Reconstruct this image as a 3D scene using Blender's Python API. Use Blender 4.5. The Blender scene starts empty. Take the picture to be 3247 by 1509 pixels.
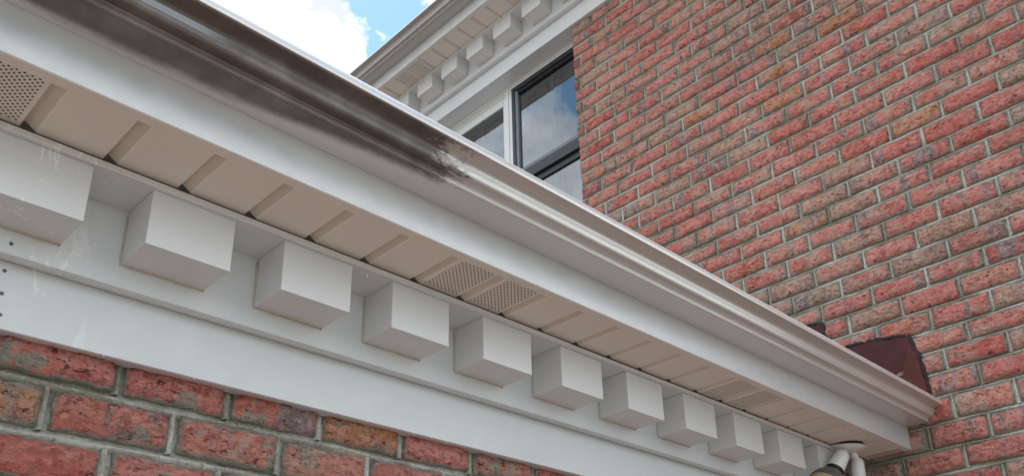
import bpy, bmesh, math, random
from mathutils import Vector, Matrix, noise
random.seed(7)
S = bpy.context.scene
COL = S.collection
H = 1.75                      # eye height above the ground; heights below are given from the eye
YA, DB, UP = 1.38, 2.875, 2.909   # near wall face (y), tall wall face (x), rise of the upper cornice

# ---------------------------------------------------------------- camera, sky, sun, exposure
cam = bpy.data.objects.new('camera', bpy.data.cameras.new('camera')); COL.objects.link(cam)
R0 = Vector((0.708747, -0.70491044, -0.02790974)); R1 = Vector((0.2655667, 0.30324625, -0.91515902)); R2 = Vector((0.65356867, 0.64120432, 0.40212562))
m = Matrix((R0, -R1, -R2)).transposed().to_4x4(); m.translation = (0, 0, H)
cam.matrix_world = m
cam.data.sensor_width = 36; cam.data.lens = 2834.98/3247*36
cam.data.shift_x = -(1668.26-1623.5)/3247; cam.data.shift_y = (1082.38-754.5)/3247
cam.data.clip_start = .02; cam.data.clip_end = 2000
S.camera = cam
S.view_settings.view_transform = 'Standard'; S.view_settings.look = 'None'
S.view_settings.gamma = 1; S.view_settings.use_curve_mapping = False
S.view_settings.exposure = 1.08

SUN_EL, SUN_AZ = math.radians(67), math.radians(12)      # azimuth measured from +Y (behind the house) towards +X
sd = Vector((math.sin(SUN_AZ)*math.cos(SUN_EL), math.cos(SUN_AZ)*math.cos(SUN_EL), math.sin(SUN_EL)))
sun = bpy.data.objects.new('sun', bpy.data.lights.new('sun', 'SUN')); COL.objects.link(sun)
sun.data.energy = 4.0; sun.data.angle = math.radians(.5); sun.data.color = (1, .97, .93)
sun.rotation_euler = sd.to_track_quat('Z', 'Y').to_euler()

W = bpy.data.worlds.new('World'); S.world = W; W.use_nodes = True
nt = W.node_tree; N = nt.nodes; L = nt.links; N.clear()
def nd(t, tree=None, **k):
    n = (tree or nt).nodes.new(t)
    for a, b in k.items(): setattr(n, a, b)
    return n
def mth(tree, op, a, b=None, c=None, clamp=False):
    n = tree.nodes.new('ShaderNodeMath'); n.operation = op; n.use_clamp = clamp
    for i, v in enumerate((a, b, c)):
        if v is None: continue
        if isinstance(v, (int, float)): n.inputs[i].default_value = v
        else: tree.links.new(v, n.inputs[i])
    return n.outputs[0]
def vm(tree, op, a, b=None):
    n = tree.nodes.new('ShaderNodeVectorMath'); n.operation = op
    for i, v in enumerate((a, b)):
        if v is None: continue
        if isinstance(v, (tuple, list, Vector)): n.inputs[i].default_value = v
        else: tree.links.new(v, n.inputs[i])
    return n.outputs['Value' if op in ('LENGTH', 'DISTANCE', 'DOT_PRODUCT') else 'Vector']
def mrange(tree, v, a, b, c=0., d=1., smooth=True):
    n = tree.nodes.new('ShaderNodeMapRange'); n.interpolation_type = 'SMOOTHSTEP' if smooth else 'LINEAR'
    tree.links.new(v, n.inputs[0])
    for i, x in enumerate((a, b, c, d)): n.inputs[1+i].default_value = x
    return n.outputs[0]
def noi(tree, vec, scale, detail=4., rough=.55, dist=0., out=0):
    n = tree.nodes.new('ShaderNodeTexNoise'); n.inputs['Scale'].default_value = scale; n.inputs['Detail'].default_value = detail
    n.inputs['Roughness'].default_value = rough; n.inputs['Distortion'].default_value = dist
    if vec is not None: tree.links.new(vec, n.inputs['Vector'])
    return n.outputs[out]
def mix(tree, f, a, b, blend='MIX'):
    n = tree.nodes.new('ShaderNodeMix'); n.data_type = 'RGBA'; n.blend_type = blend; n.clamp_factor = True
    if isinstance(f, (int, float)): n.inputs[0].default_value = f
    else: tree.links.new(f, n.inputs[0])
    for i, v in ((6, a), (7, b)):
        if isinstance(v, (tuple, list)): n.inputs[i].default_value = (*v[:3], 1)
        else: tree.links.new(v, n.inputs[i])
    return n.outputs[2]

sky = nd('ShaderNodeTexSky', sky_type='NISHITA', sun_disc=False, sun_elevation=SUN_EL, sun_rotation=SUN_AZ)
sky.air_density = 1.0; sky.dust_density = .3; sky.ozone_density = 1.2
bg = nd('ShaderNodeBackground'); bg.inputs[1].default_value = .112
out = nd('ShaderNodeOutputWorld'); L.new(bg.outputs[0], out.inputs[0])
D = nd('ShaderNodeTexCoord').outputs['Generated']
warp = vm(nt, 'SCALE', vm(nt, 'SUBTRACT', noi(nt, D, 9, 8, .62, 0, 1), (.5, .5, .5))); warp.node.inputs['Scale'].default_value = .17
Dw = vm(nt, 'ADD', D, warp)
blobs = [((.300, .680, .668), .105), ((.350, .650, .675), .052), ((.385, .640, .664), .030), ((.362, .664, .655), .042), ((.22, .70, .68), .12), ((.46, .555, .715), .035),
         ((-.60, .565, .565), .075), ((-.56, .66, .50), .14), ((-.70, .52, .49), .11), ((-.5, .05, .85), .36), ((-.75, -.45, .45), .52), ((.2, -.8, .5), .35), ((.62, -.66, .38), .30), ((-.87, .08, .46), .42), ((-.88, .38, .24), .34)]  # the wide ones are unseen clouds, some added to brighten gutter and walls
tot = None
for c, r in blobs:
    d = vm(nt, 'DISTANCE', Dw, c)
    k = mrange(nt, d, r*1.08, r*.72)
    tot = k if tot is None else mth(nt, 'MAXIMUM', tot, k)
gen = mrange(nt, noi(nt, D, 2.2, 7, .6), .43, .56)
far = mrange(nt, vm(nt, 'DISTANCE', D, (.4, .62, .675)), .42, .6)
gap = mrange(nt, vm(nt, 'DISTANCE', D, (-.588, .50, .64)), .06, .13)
cl = mth(nt, 'MAXIMUM', tot, mth(nt, 'MULTIPLY', mth(nt, 'MULTIPLY', gen, gap), far), clamp=True)
shade = noi(nt, D, 11, 6, .55)
ccol = nd('ShaderNodeValToRGB'); L.new(shade, ccol.inputs[0])
ccol.color_ramp.elements[0].position = .35; ccol.color_ramp.elements[0].color = (3.8, 4.0, 4.4, 1)
ccol.color_ramp.elements[1].position = .62; ccol.color_ramp.elements[1].color = (7.8, 7.8, 7.8, 1)
thin = mth(nt, 'MULTIPLY', cl, .97)
L.new(mix(nt, thin, mix(nt, 1., sky.outputs[0], (.96, 1.14, 1.0), 'MULTIPLY'), ccol.outputs[0]), bg.inputs[0])

# ---------------------------------------------------------------- materials
def mat(name, base=(.8, .8, .8), rough=.5, metal=0., spec=.5):
    m = bpy.data.materials.new(name); m.use_nodes = True
    t = m.node_tree; p = t.nodes['Principled BSDF']
    p.inputs['Base Color'].default_value = (*base, 1); p.inputs['Roughness'].default_value = rough
    p.inputs['Metallic'].default_value = metal; p.inputs['Specular IOR Level'].default_value = spec
    return m, t, p
def pos(t): return t.nodes.new('ShaderNodeNewGeometry').outputs['Position']
def bump(t, p, h, dist, strength=1.):
    b = t.nodes.new('ShaderNodeBump'); b.inputs['Distance'].default_value = dist; b.inputs['Strength'].default_value = strength
    t.links.new(h, b.inputs['Height']); t.links.new(b.outputs[0], p.inputs['Normal'])
def sep(t, v):
    n = t.nodes.new('ShaderNodeSeparateXYZ'); t.links.new(v, n.inputs[0]); return n.outputs

def paint(name, base, rough, grime=.12, scratch=False, metal=0.):
    m, t, p = mat(name, base, rough, metal)
    P = pos(t)
    g = mrange(t, noi(t, P, 3.1, 6, .6), .42, .75)
    g2 = mrange(t, noi(t, P, 60, 3, .6), .62, .78)
    c = mix(t, mth(t, 'MULTIPLY', g, grime*1.6), base, tuple(x*y for x, y in zip(base, (.80, .76, .70))))
    c = mix(t, mth(t, 'MULTIPLY', g2, grime*.8), c, tuple(x*y for x, y in zip(base, (.6, .55, .5))))
    spk = mrange(t, noi(t, P, 420, 1, .5), .74, .80)
    c = mix(t, mth(t, 'MULTIPLY', spk, .35), c, (.2, .17, .14))
    if scratch:                                   # white scuffs of bare primer at the near end of the frieze
        x = sep(t, P)
        str_ = t.nodes.new('ShaderNodeMapping'); str_.inputs['Scale'].default_value = (1, 1, .35); t.links.new(P, str_.inputs[0])
        s1 = mrange(t, noi(t, str_.outputs[0], 38, 5, .7, 1.2), .57, .61)
        z = mrange(t, x[0], .48, .30)
        zz = mth(t, 'MULTIPLY', mrange(t, noi(t, P, 9, 2), .42, .50), z)
        c = mix(t, mth(t, 'MULTIPLY', s1, mth(t, 'MULTIPLY', zz, .85)), c, (.93, .93, .93))
    t.links.new(c, p.inputs['Base Color'])
    r = mrange(t, noi(t, P, 25, 3), .3, .7, rough-.05, rough+.1); t.links.new(r, p.inputs['Roughness'])
    bump(t, p, mth(t, 'ADD', noi(t, P, 900, 2, .5), mth(t, 'MULTIPLY', noi(t, P, 6, 1, .5), 3.)), .00014, .5)
    return m
M = {}
M['white'] = paint('white_coated_trim', (.745, .768, .795), .42, scratch=True, metal=.06)
M['coil'] = paint('white_fascia_coil', (.75, .77, .79), .33, .1, metal=.32)
M['block'] = paint('white_block_paint', (.755, .762, .77), .38, .1, scratch=True, metal=.14)
M['soffit'] = paint('almond_soffit', (.90, .82, .745), .5, .1)
M['soffit2'] = paint('pale_grey_soffit', (.80, .775, .715), .5, .1)
M['groove'] = paint('shaded_soffit_groove', (.76, .665, .585), .6, .3)  # darker brown puts the shade of the recess into the colour
M['vinyl'] = paint('white_vinyl', (.80, .82, .83), .35, .1)
M['caulk'] = paint('aged_caulk', (.60, .54, .46), .6, .3)
M['lampwhite'] = paint('white_lamp_enamel', (.78, .78, .77), .4, .3)
M['hole'] = mat('dark_hole', (.012, .010, .009), .9)[0]
M['frame'] = mat('charcoal_frame', (.028, .032, .040), .35)[0]
M['bar'] = mat('black_rail', (.006, .007, .009), .3)[0]
M['greyframe'] = mat('grey_frame', (.17, .20, .24), .4)[0]
M['muntin'] = mat('muntin_bar', (.50, .56, .60), .45)[0]
M['rubber'] = mat('black_rubber', (.012, .012, .013), .35)[0]
M['bulbglass'] = mat('bulb_reflector', (.10, .09, .085), .3)[0]
M['bulbface'] = mat('amber_bulb_face', (.55, .40, .26), .25)[0]
M['dark'] = mat('dim_room', (.03, .035, .035), .9)[0]
M['drop'] = mat('water_bead', (.85, .86, .88), .06, 0, 1.)[0]
M['nail'] = mat('nail_head', (.14, .15, .16), .5, .6)[0]

def gutter_mat(name, dirty):
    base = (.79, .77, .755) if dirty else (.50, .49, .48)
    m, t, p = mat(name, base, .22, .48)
    P = pos(t); x = sep(t, P)
    c = mix(t, mth(t, 'MULTIPLY', mrange(t, noi(t, P, 4, 1, .5), .45, .75), .15), base, (.60, .56, .52))
    
    rough = mrange(t, noi(t, P, 20, 3), .3, .7, .29, .34)
    if dirty:                                     # grime washed along the near length, flaking off at a ragged edge
        st = t.nodes.new('ShaderNodeMapping'); st.inputs['Scale'].default_value = (1, 3.2, 3.2); t.links.new(P, st.inputs[0])
        w = mth(t, 'ADD', mth(t, 'MULTIPLY', mth(t, 'SUBTRACT', noi(t, st.outputs[0], 9, 8, .72), .5), .34),
                mth(t, 'MULTIPLY', mth(t, 'SUBTRACT', noi(t, st.outputs[0], 75, 6, .75), .5), .26))
        e = mrange(t, mth(t, 'ADD', x[0], w), .885, .80)
        e2 = mrange(t, mth(t, 'ADD', x[0], mth(t, 'MULTIPLY', w, 2.2)), 1.0, .5)   # thinner film beyond
        front = mrange(t, mth(t, 'ADD', mth(t, 'ADD', x[1], mth(t, 'MULTIPLY', w, .06)), mrange(t, x[0], .3, .9, 0, .045)), 1.081, 1.052)
        lip = mrange(t, x[2], .9282+H, .9300+H, 1, 0)
        k = mth(t, 'MULTIPLY', mth(t, 'MULTIPLY', e, front), lip)
        under = mrange(t, x[1], 1.008, 1.0115)                   # flat underside keeps its own pattern
        e = mth(t, 'MULTIPLY', e, 1)
        k = mth(t, 'MULTIPLY', k, mrange(t, noi(t, P, 15, 5), .25, .6, .80, .92))
        k = mth(t, 'ADD', k, mth(t, 'MULTIPLY', mth(t, 'MULTIPLY', mth(t, 'MULTIPLY', e2, front), lip), .0), clamp=True)
        c = mix(t, k, c, (.120, .097, .088))
        # a washed streak high on the curve
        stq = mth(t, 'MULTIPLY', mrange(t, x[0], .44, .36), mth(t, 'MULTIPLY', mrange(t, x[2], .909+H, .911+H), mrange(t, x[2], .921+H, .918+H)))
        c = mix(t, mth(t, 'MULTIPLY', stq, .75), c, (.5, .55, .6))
        rough = mth(t, 'ADD', rough, mth(t, 'MULTIPLY', k, .10))
    t.links.new(c, p.inputs['Base Color']); t.links.new(rough, p.inputs['Roughness'])
    bump(t, p, noi(t, P, 900, 1, .5), .00006, .3)
    return m
M['gutter'] = gutter_mat('gutter_enamel_grimy', True)
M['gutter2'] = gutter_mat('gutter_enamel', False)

def brick_mat(name, stuff, red=1., smear=0.):
    m, t, p = mat(name, (.4, .12, .1), .86, 0, .25)
    at = lambda n, o='Fac': (lambda a: (setattr(a, 'attribute_name', n), a.outputs[o])[1])(t.nodes.new('ShaderNodeAttribute'))
    if stuff: loc = at('loc', 'Vector'); rnd = at('rnd')
    else: loc = t.nodes.new('ShaderNodeTexCoord').outputs['Object']; rnd = t.nodes.new('ShaderNodeObjectInfo').outputs['Random']
    edge = at('edge')
    wn = t.nodes.new('ShaderNodeTexWhiteNoise'); wn.noise_dimensions = '1D'; t.links.new(mth(t, 'MULTIPLY', rnd, 917.3), wn.inputs['W'])
    rc = sep(t, wn.outputs['Color'])
    off = vm(t, 'ADD', loc, vm(t, 'SCALE', wn.outputs['Color'])); off.node.inputs[1].links[0].from_node.inputs['Scale'].default_value = 31.
    rp = t.nodes.new('ShaderNodeValToRGB'); rp.color_ramp.interpolation = 'LINEAR'; t.links.new(mth(t, 'MULTIPLY', rc[0], red), rp.inputs[0])
    cols = [(0, (.80, .255, .21)), (.2, (.86, .35, .30)), (.36, (.68, .16, .125)), (.5, (.82, .32, .28)), (.64, (.76, .22, .165)), (.76, (.84, .38, .30)),
            (.80, (.76, .30, .11)), (.85, (.68, .45, .32)), (.93, (.56, .39, .30)), (1, (.64, .47, .34))]
    el = rp.color_ramp.elements
    el[0].position, el[0].color = cols[0][0], (*cols[0][1], 1); el[1].position, el[1].color = cols[-1][0], (*cols[-1][1], 1)
    for q, c in cols[1:-1]:
        e = el.new(q); e.color = (*c, 1)
    c = rp.outputs[0]
    # tonal mottling
    c = mix(t, mrange(t, noi(t, off, 22, 5, .6), .38, .62, 0, .55), c, (.88, .42, .36))
    c = mix(t, mrange(t, noi(t, off, 55, 4, .65), .52, .66, 0, .6), c, (.50, .095, .07))
    # ochre and grey patches
    k = mth(t, 'MULTIPLY', mrange(t, noi(t, off, 13, 5, .62, .4), .49, .56), mrange(t, rc[1], .2, .7, .1, 1))
    c = mix(t, mth(t, 'MULTIPLY', k, .62), c, (.66, .50, .40))
    # flashed purple-grey bands across the brick
    mp = t.nodes.new('ShaderNodeMapping'); mp.inputs['Scale'].default_value = (1, .15, .15); t.links.new(off, mp.inputs[0])
    b = mth(t, 'MULTIPLY', mrange(t, noi(t, mp.outputs[0], 15, 5, .68, .5), .55, .60), mrange(t, rc[2], .28, .4))
    c = mix(t, mth(t, 'MULTIPLY', b, .8), c, mix(t, mrange(t, noi(t, off, 45, 5, .7), .35, .65), (.20, .175, .185), (.56, .50, .50)))
    # pits and drag marks
    st = t.nodes.new('ShaderNodeMapping'); st.inputs['Scale'].default_value = (.62, 1, 1.15); t.links.new(off, st.inputs[0])
    pits = mth(t, 'MULTIPLY', mrange(t, noi(t, st.outputs[0], 92, 6, .78), .545, .60), mrange(t, noi(t, off, 17, 2), .38, .6, .2, 1.))
    c = mix(t, mth(t, 'MULTIPLY', pits, .92), c, (.085, .038, .032))
    lite = mrange(t, noi(t, off, 240, 3, .6), .60, .72)
    c = mix(t, mth(t, 'MULTIPLY', lite, .62), c, (.92, .66, .58))
    # mortar smeared over the arrises
    n1 = noi(t, off, 34, 6, .72)
    sm = mrange(t, mth(t, 'SUBTRACT', mth(t, 'ADD', mth(t, 'MULTIPLY', edge, .62), n1), mrange(t, rc[1], 0, 1, -.05-smear, .10-smear, False)), .60, .54)
    c = mix(t, mth(t, 'MULTIPLY', sm, .9), c, mix(t, noi(t, off, 130, 3), (.30, .295, .235), (.62, .62, .55)))
    if smear:
        pt = mrange(t, noi(t, off, 11, 7, .72), .565, .59)
        c = mix(t, mth(t, 'MULTIPLY', pt, .9), c, mix(t, noi(t, off, 120, 4), (.27, .265, .21), (.55, .55, .48)))
    g = mth(t, 'MULTIPLY', mrange(t, noi(t, pos(t), 2.6, 3, .6), .50, .68), mrange(t, noi(t, pos(t), 38, 6, .75), .40, .60))
    c = mix(t, mth(t, 'MULTIPLY', g, .45), c, (.15, .125, .105))
    t.links.new(c, p.inputs['Base Color'])
    h = mth(t, 'ADD', mth(t, 'MULTIPLY', noi(t, st.outputs[0], 48, 8, .68, .6), 2.0), mth(t, 'MULTIPLY', mrange(t, noi(t, st.outputs[0], 95, 4, .7), .52, .68), -.5))
    h = mth(t, 'ADD', h, mth(t, 'MULTIPLY', noi(t, off, 260, 3, .6), .25))
    bump(t, p, h, .013, 1.)
    return m
M['brick'] = brick_mat('clay_brick', False); M['bricks'] = brick_mat('clay_brick_field', True)
M['brickred'] = brick_mat('red_clay_brick', False, .84, -.055)
m, t, p = mat('grey_green_mortar', (.4, .4, .34), .9, 0, .2); P = pos(t)
c = mix(t, mrange(t, noi(t, P, 5, 5, .6), .35, .65), (.30, .29, .235), (.72, .72, .66))
c = mix(t, mrange(t, noi(t, P, 110, 5, .7), .5, .68, 0, .7), c, (.22, .21, .165)); c = mix(t, mrange(t, noi(t, P, 160, 4, .7), .56, .66, 0, .6), c, (.66, .67, .61))
t.links.new(c, p.inputs['Base Color']); bump(t, p, mth(t, 'ADD', noi(t, P, 90, 7, .7), mth(t, 'MULTIPLY', noi(t, P, 300, 3), .3)), .006, 1.)
M['mortar'] = m
def flash_mat(name, base):
    m, t, p = mat(name, base, .5, 0, .25); P = pos(t)
    c = mix(t, mrange(t, noi(t, P, 14, 6, .65), .4, .7), base, tuple(x*1.5 for x in base)); c = mix(t, mrange(t, noi(t, P, 200, 4, .7), .66, .74, 0, .6), c, (.20, .16, .14))
    t.links.new(c, p.inputs['Base Color']); bump(t, p, noi(t, P, 30, 3), .002, .6); return m
M['flash'] = flash_mat('maroon_flashing', (.060, .012, .014)); M['flash2'] = flash_mat('lit_maroon_flashing', (.075, .016, .010))  # second tone is the same metal, with caught light put into its colour
m, t, p = mat('bitumen', (.014, .013, .015), .45); bump(t, p, noi(t, pos(t), 120, 5, .7), .006, 1.); M['tar'] = m
m, t, p = mat('bounce_paving', (.3, .23, .17), .9); P = pos(t)
t.links.new(mix(t, noi(t, P, 1.5, 8, .6), (.205, .172, .150), (.27, .23, .20)), p.inputs['Base Color']); bump(t, p, noi(t, P, 60, 6), .01); M['ground'] = m
m, t, p = mat('dark_ground', (.06, .08, .03), .95); P = pos(t)
t.links.new(mix(t, noi(t, P, 2.5, 8, .7), (.06, .05, .043), (.105, .09, .075)), p.inputs['Base Color']); bump(t, p, noi(t, P, 80, 6), .02); M['dark_ground'] = m  # bare brown ground, kept dark to hold back bounced light
m, t, p = mat('asphalt_shingle', (.08, .07, .065), .95); P = pos(t)
t.links.new(mix(t, noi(t, P, 40, 6, .7), (.10, .09, .082), (.19, .17, .155)), p.inputs['Base Color']); bump(t, p, noi(t, P, 150, 4), .004); M['shingle'] = m
m, t, p = mat('slate_stone', (.3, .3, .28), .9); M['sill'] = m
# window glass: partly see-through, mirror-like at this angle, slightly wavy
m = bpy.data.materials.new('window_glass'); m.use_nodes = True; t = m.node_tree; t.nodes.clear()
o = t.nodes.new('ShaderNodeOutputMaterial'); tr = t.nodes.new('ShaderNodeBsdfTransparent'); tr.inputs[0].default_value = (.45, .53, .56, 1)
gl = t.nodes.new('ShaderNodeBsdfGlossy'); gl.inputs['Roughness'].default_value = .015; gl.inputs['Color'].default_value = (.92, .95, 1, 1)
b = t.nodes.new('ShaderNodeBump'); b.inputs['Distance'].default_value = .00022; b.inputs['Strength'].default_value = .5
t.links.new(noi(t, pos(t), 9, 3, .5, 1.5), b.inputs['Height']); t.links.new(b.outputs[0], gl.inputs['Normal'])
mx = t.nodes.new('ShaderNodeMixShader'); mx.inputs[0].default_value = .23
t.links.new(tr.outputs[0], mx.inputs[1]); t.links.new(gl.outputs[0], mx.inputs[2]); t.links.new(mx.outputs[0], o.inputs[0]); M['glass'] = m
m, t, p = mat('room_curtain', (.3, .3, .31), .9); mp = t.nodes.new('ShaderNodeMapping'); mp.inputs['Scale'].default_value = (1, 1, .12); t.links.new(pos(t), mp.inputs[0])
t.links.new(mix(t, mrange(t, noi(t, mp.outputs[0], 26, 3, .6, .7), .4, .6), (.014, .017, .022), (.09, .095, .11)), p.inputs['Base Color']); M['curtain'] = m

# ---------------------------------------------------------------- helpers
def link(name, me, parent=None, kind=None):
    o = bpy.data.objects.new(name, me); COL.objects.link(o)
    if parent: o.parent = parent
    if kind: o['kind'] = kind
    return o
def empty(name, loc, label, cat, group=None):
    o = bpy.data.objects.new(name, None); COL.objects.link(o); o.location = loc; o.empty_display_size = .1
    tag(o, label, cat, group); return o
def tag(o, label, cat, group=None):
    o['label'] = label; o['category'] = cat; o['kind'] = 'thing'
    if group: o['group'] = group
def mesh(name, verts, faces, mat_, smooth=False, bevel=0., recalc=True, mats=None):
    bm = bmesh.new(); vs = [bm.verts.new(v) for v in verts]
    for f in faces:
        try: bm.faces.new([vs[i] for i in f])
        except ValueError: pass
    if recalc: bmesh.ops.recalc_face_normals(bm, faces=bm.faces)
    if bevel:
        bmesh.ops.bevel(bm, geom=[e for e in bm.edges if len(e.link_faces) == 2 and e.calc_face_angle(0) > .6], offset=bevel, segments=2, profile=.6, affect='EDGES')
    me = bpy.data.meshes.new(name); bm.to_mesh(me); bm.free(); me.materials.append(mat_)
    if smooth: me.shade_smooth()
    return me
# one frame for both walls: s along the wall, d outward from the brick face, z up (eye-based)
def PA(s, d, z): return Vector((s, YA-d, z+H))
def PB(s, d, z): return Vector((DB-d, s, z+UP+H))
def PW(s, d, z): return Vector((DB-d, s, z+H))          # tall wall with plain heights
def sweep(P, prof, s0, s1, steps=1):
    """closed profile [(d,z)] swept along s, capped"""
    n = len(prof); V = []; F = []
    for k in range(steps+1):
        s = s0+(s1-s0)*k/steps; V += [P(s, d, z) for d, z in prof]
    for k in range(steps):
        for i in range(n):
            j = (i+1) % n; F.append((k*n+i, k*n+j, (k+1)*n+j, (k+1)*n+i))
    F.append(tuple(range(n))); F.append(tuple(steps*n+i for i in range(n)))
    return V, F
def bar(name, P, prof, s0, s1, mt, parent, bevel=0., smooth=False):
    V, F = sweep(P, prof, s0, s1); return link(name, mesh(name, V, F, mt, smooth, bevel), parent)
def rect(d0, d1, z0, z1): return [(d0, z0), (d1, z0), (d1, z1), (d0, z1)]
def box(name, x0, x1, y0, y1, z0, z1, mt, parent=None, bevel=0., kind=None):
    V = [(x, y, z) for x in (x0, x1) for y in (y0, y1) for z in (z0, z1)]
    F = [(0, 1, 3, 2), (4, 6, 7, 5), (0, 4, 5, 1), (2, 3, 7, 6), (0, 2, 6, 4), (1, 5, 7, 3)]
    return link(name, mesh(name, V, F, mt, False, bevel), parent, kind)
def tube(name, pts, rads, mt, parent, seg=16, caps=True, kind=None, wob=0.):
    V = []; F = []; pts = [Vector(q) for q in pts]
    for i, q in enumerate(pts):
        a = pts[max(i-1, 0)]; b = pts[min(i+1, len(pts)-1)]; ax = (b-a).normalized()
        u = ax.orthogonal().normalized() if i == 0 else (u-ax*u.dot(ax)).normalized()
        v = ax.cross(u); r = rads[i] if isinstance(rads, (list, tuple)) else rads
        for k in range(seg):
            w = 2*math.pi*k/seg; rr = r*(1+wob*noise.noise(q*60+Vector((k, 0, 0))))
            V.append(q+u*math.cos(w)*rr+v*math.sin(w)*rr)
    for i in range(len(pts)-1):
        for k in range(seg): F.append((i*seg+k, i*seg+(k+1) % seg, (i+1)*seg+(k+1) % seg, (i+1)*seg+k))
    if caps: F += [tuple(range(seg)), tuple((len(pts)-1)*seg+k for k in range(seg))]
    me = mesh(name, V, F, mt); me.shade_smooth()
    o = link(name, me, parent, kind)
    return o

# ---------------------------------------------------------------- ground
link('ground', mesh('ground', [(-300, -300, 0), (300, -300, 0), (300, 300, 0), (-300, 300, 0)], [(0, 1, 2, 3)], M['dark_ground']), None, 'structure')
link('bounce_paving', mesh('bounce_paving', [(-3.5, -2.2, .004), (DB-.03, -2.2, .004), (DB-.03, YA-.03, .004), (-3.5, YA-.03, .004)], [(0, 1, 2, 3)], M['ground']), None, 'structure')  # unseen lighter slab, added to bounce light up to the soffit

# ---------------------------------------------------------------- brick walls
L0, H0 = .180, .0645
def brick_mesh(seed, nx=14, nz=5):
    rs = random.Random(seed); V = []; F = []; E = []
    o = Vector((seed*7.3, 0, 0))
    for j in range(nz+1):
        for i in range(nx+1):
            u, v = i/nx, j/nz; x = (u-.5)*L0; z = (v-.5)*H0
            e = min(u*L0, (1-u)*L0, v*H0, (1-v)*H0)
            border = i in (0, nx) or j in (0, nz)
            n = noise.noise(Vector((x*26, 0, z*45))+o); n2 = noise.noise(Vector((x*80, 5, z*100))+o)
            y = -(.0058+.0080*n+.0040*n2)
            if border:
                y = .0025+.0015*n
                if i in (0, nx): x += (-1 if i else 1)*(.0004+.0060*abs(n2))
                if j in (0, nz): z += (-1 if j else 1)*(-.0006+.0058*abs(n2)+.0040*max(0, n))
            V.append((x, y, z)); E.append(0. if border else min(1., e/.018))
    W_ = nx+1
    for j in range(nz):
        for i in range(nx): F.append((j*W_+i, j*W_+i+1, (j+1)*W_+i+1, (j+1)*W_+i))
    ring = [i for i in range(nx+1)]+[j*W_+nx for j in range(1, nz+1)]+[nz*W_+i for i in range(nx-1, -1, -1)]+[j*W_ for j in range(nz-1, 0, -1)]
    b0 = len(V)
    for r in ring: x, y, z = V[r]; V.append((x, .022, z)); E.append(0.)
    for k in range(len(ring)):
        k2 = (k+1) % len(ring); F.append((ring[k2], ring[k], b0+k, b0+k2))
    return V, F, E
def to_mesh(name, V, F, E, mt, extra=None):
    me = bpy.data.meshes.new(name); me.from_pydata(V, [], F); me.materials.append(mt)
    a = me.attributes.new('edge', 'FLOAT', 'POINT'); a.data.foreach_set('value', E)
    if extra:
        a = me.attributes.new('rnd', 'FLOAT', 'POINT'); a.data.foreach_set('value', extra[0])
        a = me.attributes.new('loc', 'FLOAT_VECTOR', 'POINT'); a.data.foreach_set('vector', [c for v in extra[1] for c in v])
    me.shade_smooth(); return me
KINDS = [brick_mesh(k) for k in range(18)]
KM = [to_mesh('brick', *k, M['brick']) for k in KINDS]
KR = [to_mesh('brick', *k, M['brickred']) for k in KINDS]
LOW = [brick_mesh(40+k, 5, 2) for k in range(6)]
CR = (R0, R1, R2)
def project(p):
    q = p-Vector((0, 0, H)); c = [r.dot(q) for r in CR]
    if c[2] < .05: return None
    return c[0]/c[2]*2834.98+1668.26, c[1]/c[2]*2834.98+1082.38
def view_area(cs):
    pr = [project(c) for c in cs]
    if any(q is None for q in pr): return 0
    cl = [(min(max(x, 0), 3247), min(max(y, 0), 1509)) for x, y in pr]
    a = 0
    for i in range(4):
        x0, y0 = cl[i]; x1, y1 = cl[(i+1) % 4]; a += x0*y1-x1*y0
    return abs(a)/2

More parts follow.
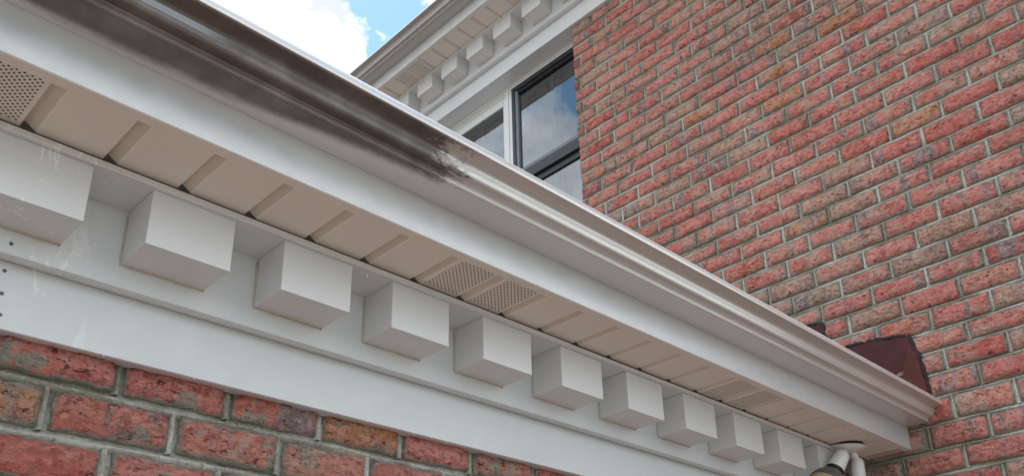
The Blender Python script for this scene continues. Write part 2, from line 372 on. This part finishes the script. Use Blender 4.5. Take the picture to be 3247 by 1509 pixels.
def make_wall(root, P, rot, beds, spans, heads, seen, jt, n_parts, zref, km=None):
    """beds: joint centre heights (rising); spans(z0,z1): list of (s0,s1); heads(i): phase, pitch"""
    items = []
    joints = []
    for i in range(len(beds)-1):
        z0, z1 = beds[i], beds[i+1]; ph, pitch = heads(i)
        for (a, b) in spans((z0+z1)/2):
            k = math.ceil((a-ph)/pitch); cuts = [a]
            while ph+k*pitch < b:
                c = ph+k*pitch+random.uniform(-.0035, .0035)
                if c-cuts[-1] > .045 and b-c > .03: cuts.append(c); joints.append((c, z0, z1))
                k += 1
            cuts.append(b)
            for s0, s1 in zip(cuts, cuts[1:]):
                l0 = 0 if s0 == a else jt/2; l1 = 0 if s1 == b else jt/2
                items.append((s0+l0, s1-l1, z0+jt/2, z1-jt/2))
    sc = []
    for it in items:
        s0, s1, z0, z1 = it
        ar = view_area([P(s0, 0, z0), P(s1, 0, z0), P(s1, 0, z1), P(s0, 0, z1)])
        sc.append(ar if seen((s0+s1)/2, (z0+z1)/2, it) else 0)
    order = sorted(range(len(items)), key=lambda i: -sc[i])
    part = set(i for i in order[:n_parts] if sc[i] > 60)
    SV, SF, SE, SR, SL = [], [], [], [], []
    Rm = Matrix.Rotation(rot, 3, 'Z')
    for i, (s0, s1, z0, z1) in enumerate(items):
        dj = random.uniform(-.0006, .0042); c = P((s0+s1)/2, dj, (z0+z1)/2+random.uniform(-.001, .001))
        sx, sz = (s1-s0)/L0, (z1-z0+random.uniform(-.002, .0015))/H0
        tilt = random.gauss(0, .004)*min(1, .5/sx); flip = random.choice((1, -1))
        if i in part:
            o = link('brick', random.choice(km or KM), root)
            o.location = c - root.location; o.rotation_euler = (random.gauss(0, .012), tilt, rot+random.gauss(0, .008)); o.scale = (sx, 1, sz)
        else:
            hi = sc[i] > 0
            V, F, E = random.choice(KINDS if hi else LOW)
            b0 = len(SV); r = random.random()
            for (x, y, z) in V:
                q = Rm @ Vector((x*sx, y, z*sz + x*tilt)); SV.append(q+c-root.location)
                SL.append((x*sx, y, z*sz)); SR.append(r)
            SE += E; SF += [tuple(b0+k for k in f) for f in F]
    if SV:
        link('brick_field', to_mesh('brick_field', SV, SF, SE, M['bricks'], (SR, SL)), root, 'stuff')
    # mortar: tooled beads with a groove, swept along every bed, and a short bead in every head joint
    V, F = [], []
    def prof(t): return [(-.014, -t*.5-.006), (-.0035, -t*.52), (-.0006, -t*.34), (.0010, -t*.16), (-.0006, 0), (-.0095, t*.08), (-.0110, t*.34), (-.0090, t*.52), (-.014, t*.5+.006)]
    
    for bz in beds:
        for (a, b) in spans(bz-.02) or spans(bz+.02):
            n = max(2, int((b-a)/.028)); pr = prof(jt); w = len(pr); b0 = len(V)
            for k in range(n+1):
                s = a+(b-a)*k/n; q = Vector((s*14, bz*37, zref))
                dz = .0022*noise.noise(q)+.0016*noise.noise(q*3.1); th = 1+.7*noise.noise(q*.9+Vector((9, 9, 9)))+.45*noise.noise(q*4); dd = .0012*noise.noise(q*2+Vector((3, 1, 7)))
                for (d, z) in pr: V.append(P(s, d+(dd if d > -.01 else 0), bz+dz+z*(th if abs(z) < jt*.55 else 1))-root.location)
            for k in range(n):
                for i in range(w-1): F.append((b0+k*w+i, b0+k*w+i+1, b0+(k+1)*w+i+1, b0+(k+1)*w+i))
    for (s, z0, z1) in joints:
        pr = prof(jt*.95); w = len(pr); b0 = len(V); n = 4
        for k in range(n+1):
            z = z0+jt*.35+(z1-z0-jt*.7)*k/n; q = Vector((s*50, z*40, 5+zref)); dz = .0012*noise.noise(q); th = 1+.4*noise.noise(q*1.7)
            for (d, y) in pr: V.append(P(s+dz+y*(th if abs(y) < jt*.55 else 1), d-.0006, z)-root.location)
        for k in range(n):
            for i in range(w-1): F.append((b0+k*w+i, b0+k*w+i+1, b0+(k+1)*w+i+1, b0+(k+1)*w+i))
    me = bpy.data.meshes.new('mortar_joints'); me.from_pydata(V, [], F); me.materials.append(M['mortar']); me.shade_smooth()
    link('mortar_joints', me, root, 'stuff')
    return items

GZ = -H
# tall wall (face x = DB)
meas = [3247, 0]
zb = [.7133, .7910, .8733, .9587, 1.0372, 1.1138, 1.1845, 1.2633, 1.3393, 1.4127, 1.4852, 1.5618, 1.6384, 1.7155, 1.7881, 1.8592, 1.9382, 2.0130, 2.0857, 2.1619, 2.2347]
z = zb[-1]
for k in range(16): z += .0735-.0002*k+.0010 if k < 16 else .07; zb.append(z)
sc_ = (3.4025-2.2347)/(zb[-1]-2.2347); zb = [q if q <= 2.2348 else 2.2347+(q-2.2347)*sc_ for q in zb]
zb.append(zb[-1]+.0690)
lowz = []
z = zb[0]
while z-.0765 > GZ: z -= .0765; lowz.insert(0, z)
zb = lowz+zb
i0 = len(lowz)+10                      # joint index of z = 1.4852; the course below it has a head joint at y = 1.21
WY0, WY1, JY0, JY1 = .27, 6.2, 2.404, 3.600
SILL = 1.95
wallB = empty('brick_wall', (DB, 1.2, 0), 'tall red and tan rough brick wall filling the right side, above the near gutter', 'brick wall')
def spansB(z):
    if z > SILL: return [(WY0, JY0), (JY1, WY1)]
    return [(WY0, WY1)]
def headsB(i):
    odd = (i-(i0-1)) % 2
    return (1.213 if odd == 0 else 1.118)+random.uniform(-.008, .008), .1925
def seenB(s, z, it):
    rho = z/max(it[1], .01)
    return rho > .965 or it[0] < 1.0 or (z < .83 and it[0] < 1.36)
make_wall(wallB, PW, -math.pi/2, zb, spansB, headsB, seenB, .0118, 300, 1.)
box('wall_core', .010, .22, WY0-1.2, JY0-1.2, 0, 3.46+H, M['mortar'], wallB)
box('wall_core', .010, .22, JY0-1.2, JY1-1.2, 0, SILL-.02+H, M['mortar'], wallB)
box('wall_core', .010, .22, JY1-1.2, WY1-1.2, 0, 3.46+H, M['mortar'], wallB)
# the outer corner just past the frame: the wall turns away from the yard
make_wall(wallB, lambda s, d, z: Vector((s, WY0-d, z+H)), 0, zb, lambda z: [(DB+.004, DB+3.2)], lambda i: (DB+.06+.096*(i % 2), .1925), lambda s, z, it: False, .0100, 0, 3.)
box('wall_core', .20, 3.2, WY0-1.2+.010, WY0-1.2+.2, 0, 3.46+H, M['mortar'], wallB)
# the return of the brickwork into the window opening
for i, z in enumerate(zb[:-1]):
    if z < SILL: continue
    zz = zb[i+1]
    if random.random() < 2:
        o = link('brick', random.choice(KM), wallB); wv = .078
        o.location = PW(JY0+.0, -.0455, (z+zz)/2)-wallB.location; o.rotation_euler = (0, 0, math.pi); o.scale = (wv/L0, 1, (zz-z-.0115)/H0)
        o.location.y -= .0
# near wall (face y = YA)
wallA = empty('brick_wall', (.9, YA, 0), 'deep red brick wall with thick olive mortar below the near white frieze, lower left', 'brick wall')
ba = [.581]; z = .5022; ba.insert(0, z)
while z-.0788 > GZ: z -= .0788; ba.insert(0, z)
nA = len(ba)
def headsA(i):
    row = nA-2-i
    return (.486 if row % 2 == 0 else .388)+random.uniform(-.006, .006)*(row > 2), .1865 if row % 2 == 0 else .1925
make_wall(wallA, PA, 0, ba, lambda z: [(-2.6, DB-.004)], headsA, lambda s, z, it: True, .0150, 200, 2., KR)
box('wall_core', -3.5, DB-.9-.002, .010, .20, 0, .80+H, M['mortar'], wallA)

# ---------------------------------------------------------------- cornices (the same moulding on both walls)
GUT = [(.2985, .886), (.368, .8845), (.3695, .8845), (.3705, .8860), (.3705, .8950), (.3720, .8966), (.3770, .8974), (.3820, .8981), (.3860, .8993), (.3885, .9018), (.3900, .9055), (.3908, .9100), (.3914, .9150),
       (.3924, .9195), (.3945, .9228), (.3985, .9250), (.4050, .9266), (.4130, .9278), (.4200, .9288), (.4234, .9300), (.4238, .9360), (.4220, .9420), (.4187, .9480), (.4137, .9535), (.4080, .9555), (.4060, .9535)]
def spline(p, a, b, n=4):
    o = p[:a]
    for i in range(a, b):
        p0, p1, p2, p3 = p[i-1], p[i], p[i+1], p[i+2]
        for k in range(n):
            u = k/n; o.append(tuple(.5*(2*p1[c]+(p2[c]-p0[c])*u+(2*p0[c]-5*p1[c]+4*p2[c]-p3[c])*u*u+(3*p1[c]-p0[c]-3*p2[c]+p3[c])*u**3) for c in (0, 1)))
    return o+p[b:]
CAP = GUT[:24]
GUT = spline(GUT, 5, 19)
def gutter_solid(prof, th=.0012):
    inner = []
    for i, (d, z) in enumerate(prof):
        a = prof[max(i-1, 0)]; b = prof[min(i+1, len(prof)-1)]
        tx, tz = b[0]-a[0], b[1]-a[1]; l = math.hypot(tx, tz); inner.append((d-tz/l*th, z+tx/l*th))
    return prof+inner[::-1]
def panel_mesh(P, perf, sm):
    w = .1165; pr = [(0, .012), (.0050, .012), (.0090, .0100), (.0205, .0018), (.0240, 0), (w-.0008, 0), (w, .0008), (w, .012)]
    V = []; F = []; d0, d1 = .1500, .2825; z0 = .8107
    for d in (d0, d1):
        for s, z in pr: V.append(P(s, d, z0+z))
    n = len(pr)
    for i in range(n-1): F.append((i, i+1, n+i+1, n+i))
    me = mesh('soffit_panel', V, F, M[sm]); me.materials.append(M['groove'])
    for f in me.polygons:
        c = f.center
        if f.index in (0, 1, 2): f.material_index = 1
    if perf:
        me.materials.append(M['hole']); hole = 2; bm = bmesh.new(); bm.from_mesh(me); q = 0
        s = .031; row = 0
        while s < w-.006:
            d = .163+(.0048 if row % 2 else 0)
            while d < .276:
                vs = [bm.verts.new(P(s+.0017*math.cos(a*math.pi/4), d+.0017*math.sin(a*math.pi/4), z0-.0004)) for a in range(8)]
                f = bm.faces.new(vs); f.material_index = hole; d += .0096
            s += .0048; row += 1
        bm.to_mesh(me); bm.free()
    return me
def cornice(root, gut, P, s0, s1, mods, j0, jn, perf, gm, shelf_seam=None, fr_end=None, sm='soffit'):
    rl = root.location
    def rel(P_): return lambda s, d, z: P_(s, d, z)-rl
    Q = rel(P)
    fe = fr_end or s1
    bar('lower_frieze_board', Q, [(-.006, .5565), (.0255, .5542), (.0280, .5555), (.0280, .6605), (-.006, .6605)], s0, fe, M['white'], root, .0006)
    bar('upper_frieze_board', Q, [(-.006, .6612), (.0300, .6612), (.0400, .6606), (.0405, .6584), (.0568, .6584), (.0580, .6596), (.0580, .793), (-.006, .793)], s0, fe, M['white'], root)
    if shelf_seam:
        bar('crown_shelf', Q, [(.0, .7932), (.1568, .7932), (.158, .7944), (.158, .8028), (.1568, .8040), (0, .8040)], s0, shelf_seam-.0008, M['block'], root)
        bar('crown_shelf', Q, [(.0, .7935), (.1555, .7935), (.1572, .7950), (.1572, .8022), (.1560, .8036), (0, .8036)], shelf_seam+.0008, s1-.10, M['block'], root)
    else:
        bar('crown_shelf', Q, [(.0, .7932), (.1568, .7932), (.158, .7944), (.158, .8028), (.1568, .8040), (0, .8040)], s0, s1, M['block'], root)
    # modillions
    wm = .139; base = None
    V = [P(s, d, z)-P(0, .1035, .745) for s in (0, wm) for d in (.0574, .1495) for z in (.698, .7929)]
    mm = mesh('modillion', V, [(0, 1, 3, 2), (4, 6, 7, 5), (0, 4, 5, 1), (2, 3, 7, 6), (0, 2, 6, 4), (1, 5, 7, 3)], M['block'], False, .0012)
    q = [P(-.0015, .0595, .786)]+[P(-.0015, .0595, .786-.008*k) for k in range(1, 11)]+[P(-.001, .0595, .6975)]+[P(.012*k, .0595, .6972) for k in range(1, 12)]+[P(wm, .0595, .6972)]
    q = [v-P(0, .1035, .745) for v in q]; cm = None
    for s in mods:
        o = link('modillion', mm, root); o.location = P(s+random.uniform(-.0015, .0015), .1035, .745)-rl
        o.rotation_euler = (0, 0, random.gauss(0, .002))
        if cm is None: cm = tube('caulk', q, [.0017*(1+.6*noise.noise(v*90)) for v in q], M['caulk'], o, 7, True, None, .6).data
        else: link('caulk', cm, o)
    # soffit panels
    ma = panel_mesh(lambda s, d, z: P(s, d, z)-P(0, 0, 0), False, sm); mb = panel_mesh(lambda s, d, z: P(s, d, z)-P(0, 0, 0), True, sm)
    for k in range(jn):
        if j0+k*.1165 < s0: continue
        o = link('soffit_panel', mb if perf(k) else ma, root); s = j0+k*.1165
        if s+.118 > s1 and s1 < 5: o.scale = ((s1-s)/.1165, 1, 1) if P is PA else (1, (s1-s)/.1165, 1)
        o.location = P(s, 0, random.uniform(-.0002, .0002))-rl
    bar('soffit_channel', Q, [(.277, .8092), (.2965, .8092), (.2965, .8102), (.2782, .8102), (.2782, .8106), (.277, .8106)], s0, s1, M[sm], root)
    bar('fascia_board', Q, [(.286, .8096), (.2972, .8098), (.298, .8106), (.298, .935), (.286, .935)], s0, s1, M['coil'], root, .0005)
    g = gutter_solid(GUT)
    V, F = sweep(lambda s, d, z: P(s, d, z)-gut.location, g, s0, s1, 1)
    n = len(g); F = F[:-2]; h = n//2
    for base_ in (0, n):
        for i in range(h-1): F.append((base_+i, base_+i+1, base_+n-2-i, base_+n-1-i))
    me = mesh('trough', V, F, gm); 
    me.shade_smooth(); 
    o = link('trough', me, gut)
    me.set_sharp_from_angle(angle=math.radians(28))
    bar('back_flange', lambda s, d, z: P(s, d, z)-gut.location, [(.2982, .8865), (.2995, .8865), (.2995, .955), (.2982, .955)], s0, s1, gm, gut)
    cap = [(d, z) for d, z in CAP]+[(.2985, .9466)]
    bar('end_cap', lambda s, d, z: P(s, d, z)-gut.location, [(d*.995+.0015, z*1.0+.0006) for d, z in cap], s1-.004, s1-.0015, gm, gut)

cA = empty('cornice', (1.2, YA-.05, .65+H), 'near white cornice with large square blocks and tan soffit, running down to the lower right', 'cornice')
gA = empty('gutter', (1.2, YA-.36, .886+H), 'near white gutter, its left half brown with grime, ending at the brick wall', 'gutter')
modsA = [.207+.2311*k-.2311*5 for k in range(16)]
cornice(cA, gA, PA, -1.3, DB-.004, [m_ for m_ in modsA if m_ < 2.6], .239-.1165*12, 35, lambda k: (k-12+2) % 8 in (0, 1), M['gutter'], 1.392)
cB = empty('cornice', (DB-.05, 3, .65+UP+H), 'upper white cornice with small square blocks under the sky, above the window', 'cornice')
gB = empty('gutter', (DB-.36, 3, .886+UP+H), 'upper white gutter seen from below against the blue sky, along the high roof edge', 'gutter')
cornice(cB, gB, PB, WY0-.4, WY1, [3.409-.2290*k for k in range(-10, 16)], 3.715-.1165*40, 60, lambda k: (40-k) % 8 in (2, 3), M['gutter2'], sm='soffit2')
bar('head_reveal', lambda s, d, z: PB(s, d, z)-cB.location, rect(-.078, .002, .5562, .575), JY0, JY1, M['white'], cB)
# small fixings and marks on the near cornice
def disc(name, P3, nrm, r, mt, parent, th=.0012, seg=12):
    nrm = Vector(nrm).normalized(); return tube(name, [Vector(P3)-nrm*th, Vector(P3)+nrm*th*.6, Vector(P3)+nrm*th], [r, r, r*.7], mt, parent, seg)
for x, d, zz, r in ((.288, .028, .645, .0030), (.291, .028, .609, .0030), (.2955, .028, .576, .0026), (.282, .058, .6755, .0030)):
    disc('nail', PA(x, d, zz)-cA.location, (0, -1, 0), r, M['nail'], cA)
bm = bmesh.new()
def bead(p, r): 
    bmesh.ops.create_icosphere(bm, subdivisions=2, radius=r, matrix=Matrix.Translation(p-cA.location) @ Matrix.Diagonal((1, 1, 1.25, 1)))
bead(PA(.847, .138, .7915), .0030)
for k in range(46):
    s = random.uniform(.2, 2.6); w = random.random()
    if w < .3: bead(PA(s, .0265, .5538), random.uniform(.0009, .0017))
    elif w < .6: bead(PA(s, .051, .6580), random.uniform(.0009, .0018))
    elif w < .8: bead(PA(s, random.uniform(.283, .296), .8088), random.uniform(.0009, .0016))
    else: bead(PA(random.choice(modsA[5:])+random.uniform(.01, .13), random.uniform(.11, .148), .6974), random.uniform(.0008, .0015))
me = bpy.data.meshes.new('water_beads'); bm.to_mesh(me); bm.free(); me.materials.append(M['drop']); me.shade_smooth(); link('water_beads', me, cA, 'stuff')

# ---------------------------------------------------------------- roofs behind the gutters
def roof(name, pts, label, th=.03):
    V = [Vector(q) for q in pts]; n = len(V); V2 = V+[v-Vector((0, 0, th)) for v in V]
    F = [tuple(range(n)), tuple(range(n, 2*n))]+[(i, (i+1) % n, n+(i+1) % n, n+i) for i in range(n)]
    o = link(name, mesh(name, V2, F, M['shingle'])); tag(o, label, 'roof'); return o
roof('roof', [(-1.3, 1.03, .948+H), (DB-.002, 1.03, .948+H), (DB-.002, 5.2, 2.0+H-.08), (-1.3, 5.2, 2.0+H-.08)], 'low shingle roof rising behind the near grimy gutter to the tall wall')
roof('roof', [(DB-.36, WY0-.4, .948+UP+H), (DB-.36, WY1, .948+UP+H), (DB+4, WY1, 2.9+UP+H), (DB+4, WY0-.4, 2.9+UP+H)], 'high shingle roof above the upper white gutter')

# ---------------------------------------------------------------- window
win = empty('window', (DB+.09, 3.0, 2.2+H), 'twin window, one sash charcoal and one white, between brick wall and gutter', 'window')
def wb(name, x0, x1, y0, y1, z0, z1, mt, parent=win, bevel=.0012): 
    return box(name, x0-win.location.x, x1-win.location.x, y0-win.location.y, y1-win.location.y, z0-2.2, z1-2.2, mt, parent, bevel)
XW = DB+.090
fr = wb('frame_head', XW-.016, XW+.06, JY0-.0, JY1, 3.452, 3.4645, M['vinyl'])
wb('frame_head', XW-.011, XW+.06, JY0, JY1, 3.4405, 3.4515, M['vinyl'])
wb('frame_head', XW-.005, XW+.06, 3.0125, JY1, 3.425, 3.440, M['vinyl'])
wb('mullion', XW-.007, XW+.06, 2.959, 2.983, SILL, 3.440, M['vinyl']); wb('mullion', XW-.012, XW+.06, 2.9845, 3.0115, SILL, 3.440, M['vinyl'])
wb('frame_jamb', XW-.006, XW+.06, 3.565, JY1, SILL, 3.424, M['vinyl']); wb('frame_jamb', XW-.004, XW+.06, JY0, JY0+.012, SILL, 3.440, M['vinyl'])
wb('sill', XW-.10, XW+.06, JY0, JY1, SILL-.03, SILL-.001, M['vinyl'])
# white sash
sash = wb('sash', XW-.001, XW+.03, 3.0125, 3.037, SILL, 3.424, M['vinyl']); sash['label'] = 'white sash, left of the mullion'
def wp(name, x0, x1, y0, y1, z0, z1, mt, parent, bevel=.001):
    o = wb(name, x0, x1, y0, y1, z0, z1, mt, parent, bevel); return o
wp('sash_rail', XW-.001, XW+.03, 3.038, 3.564, 3.372, 3.424, M['vinyl'], sash); wp('sash_stile', XW-.001, XW+.03, 3.54, 3.564, SILL, 3.371, M['vinyl'], sash)
wp('muntin', XW+.017, XW+.022, 3.236, 3.248, SILL, 3.371, M['muntin'], sash); wp('muntin', XW+.0175, XW+.0215, 3.038, 3.54, 3.150, 3.162, M['muntin'], sash)
wp('pane', XW+.010, XW+.013, 3.037, 3.54, SILL, 3.372, M['glass'], sash, 0)
# dark screened sash
ds = wb('sash', XW-.010, XW+.03, 2.9365, 2.9585, SILL, 3.4395, M['frame']); ds['label'] = 'charcoal sash beside the brickwork'
wp('sash_rail', XW-.010, XW+.03, 2.4165, 2.936, 3.412, 3.4395, M['frame'], ds); wp('sash_rail', XW-.004, XW+.03, 2.4165, 2.913, 3.388, 3.4115, M['bar'], ds)
wp('sash_stile', XW-.004, XW+.03, 2.9140, 2.936, SILL, 3.411, M['greyframe'], ds)
wp('sash_rail', XW-.006, XW+.03, 2.4165, 2.913, 2.838, 2.862, M['greyframe'], ds)
wp('sash_rail', XW-.012, XW+.03, 2.4165, 2.913, 2.774, 2.8372, M['frame'], ds); wp('sash_rail', XW+.004, XW+.03, 2.4165, 2.913, 2.732, 2.7732, M['bar'], ds)
wp('muntin', XW+.018, XW+.023, 2.657, 2.670, 2.8625, 3.388, M['muntin'], ds); wp('muntin', XW+.0185, XW+.0225, 2.4165, 2.9135, 3.127, 3.135, M['greyframe'], ds)
wp('muntin', XW+.018, XW+.023, 2.615, 2.628, SILL, 2.732, M['muntin'], ds)
wp('pane', XW+.010, XW+.013, 2.4165, 2.9135, 2.862, 3.388, M['glass'], ds, 0); wp('pane', XW+.014, XW+.017, 2.4165, 2.9135, SILL, 2.732, M['glass'], ds, 0)
wb('curtain', XW+.10, XW+.105, JY0, 2.96, SILL, 3.44, M['curtain'], win, 0); wb('curtain', XW+.35, XW+.355, 2.97, JY1, SILL, 3.44, M['dark'], win, 0)

# ---------------------------------------------------------------- flashings on the tall wall
def slab(name, P, poly, d0, d1, mt, parent, top=None):
    n = len(poly); V = [P(s, d0, z) for s, z in poly]+[P(s, (d1 if top is None else top[i]), z) for i, (s, z) in enumerate(poly)]
    F = [tuple(range(n)), tuple(range(n, 2*n))]+[(i, (i+1) % n, n+(i+1) % n, n+i) for i in range(n)]
    return link(name, mesh(name, V, F, mt), parent)
def tarline(pts, r, parent, P):
    q = []
    for (a, b) in zip(pts, pts[1:]):
        n = max(2, int(math.hypot(a[0]-b[0], a[1]-b[1])/.008))
        for k in range(n):
            s = a[0]+(b[0]-a[0])*k/n; z = a[1]+(b[1]-a[1])*k/n; w = Vector((s*70, z*70, 2))
            q.append(P(s+.004*noise.noise(w), .006+.003*noise.noise(w*1.3), z+.004*noise.noise(w+Vector((4, 4, 4)))))
    rr = [r*(1+.55*noise.noise(v*55)) for v in q]
    tube('sealant', q, rr, M['tar'], parent, 8, True, None, .5)
fl = empty('roof_flashing', (DB, 1.1, 1.1+H), 'large maroon metal flashing with black sealant edge beside the gutter end', 'flashing')
PF = lambda s, d, z: PW(s, d, z)-fl.location
slab('sheet', PF, [(1.300, 1.222), (1.105, 1.205), (1.016, 1.188), (.996, 1.120), (.9885, 1.020), (.9850, .955), (1.30, .955)], .0, .010, M['flash'], fl)
slab('diverter', PF, [(1.020, 1.150), (.999, 1.112), (.993, 1.02), (.990, .965), (1.062, .965), (1.052, 1.050), (1.036, 1.110)], .0102, .02, M['flash2'], fl, [.012, .012, .014, .014, .045, .030, .020])
tarline([(1.302, 1.228), (1.20, 1.217), (1.10, 1.209), (1.016, 1.193)], .0062, fl, PF)
tarline([(1.014, 1.192), (.9945, 1.123), (.9875, 1.03), (.984, .96)], .0055, fl, PF)
fs = empty('roof_flashing', (DB, 1.36, 1.3+H), 'small maroon flashing tip just above the gutter, left of the larger one', 'flashing')
PF2 = lambda s, d, z: PW(s, d, z)-fs.location
slab('sheet', PF2, [(1.50, 1.360), (1.304, 1.338), (1.303, 1.20), (1.50, 1.20)], .0, .009, M['flash'], fs)
tarline([(1.50, 1.364), (1.40, 1.352), (1.305, 1.340)], .0048, fs, PF2); tarline([(1.304, 1.340), (1.302, 1.29), (1.300, 1.235)], .0052, fs, PF2)

# ---------------------------------------------------------------- floodlight under the soffit
C0 = Vector((2.657, 1.197, .8107+H))
fl_ = empty('floodlight', C0, 'white twin floodlight hanging from the soffit in the corner by the brick wall', 'floodlight')
def rv(x, y, z): return Vector((x, y, z+H))-C0
ax = Vector((.05, .10, -1)).normalized()
tube('canopy', [Vector((0, 0, -.004)), Vector((0, 0, -.004))+ax*.0005, ax*.010, ax*.020, ax*.026], [.052, .054, .0535, .040, .012], M['lampwhite'], fl_, 32)
tube('socket_gasket', [Vector((0, 0, .001)), Vector((0, 0, -.005))], [.049, .049], M['rubber'], fl_, 32)
for (a, kn, e, kind) in (((2.645, 1.205, .789), (2.592, 1.186, .768), (2.551, 1.206, .707), 0), ((2.668, 1.192, .789), (2.682, 1.184, .764), (2.681, 1.192, .678), 1)):
    h = tube('lamp_arm', [rv(*a), rv((a[0]+kn[0])/2, (a[1]+kn[1])/2, (a[2]+kn[2])/2-.001), rv(*kn)], [.011, .0115, .010], M['lampwhite'], fl_, 14)
    A = rv(*kn); B = rv(*e); dr = (B-A).normalized()
    if kind == 0:
        B = A+dr*.066
        b = tube('lamp_holder', [A-dr*.010, A-dr*.004, A+dr*.006, A+dr*.018, B-dr*.004, B], [.008, .016, .0215, .0235, .0262, .0255], M['lampwhite'], fl_, 24)
        tube('gasket', [B, B+dr*.004, B+dr*.005, B+dr*.010, B+dr*.011, B+dr*.016], [.0275, .0285, .0255, .0255, .0285, .0275], M['rubber'], b, 24)
        bd = (dr+Vector((-.1, -.05, 0))).normalized(); Bq = B+dr*.015
        bl = tube('bulb', [Bq, Bq+bd*.010, Bq+bd*.03, Bq+bd*.05, Bq+bd*.056], [.027, .036, .050, .057, .057], M['bulbglass'], fl_, 28)
        tube('bulb_face', [Bq+bd*.0562, Bq+bd*.062, Bq+bd*.066], [.056, .045, .02], M['bulbface'], bl, 28)
    else:
        B = A+dr*.09
        b = tube('lamp_holder', [A-dr*.004, A+dr*.003, A+dr*.012, A+dr*.05, B], [.012, .017, .0195, .0215, .0235], M['lampwhite'], fl_, 10)
        tube('gasket', [B, B+dr*.012], [.027, .027], M['rubber'], b, 24)
        tube('bulb', [B+dr*.012, B+dr*.04, B+dr*.06], [.030, .052, .057], M['bulbglass'], fl_, 28)
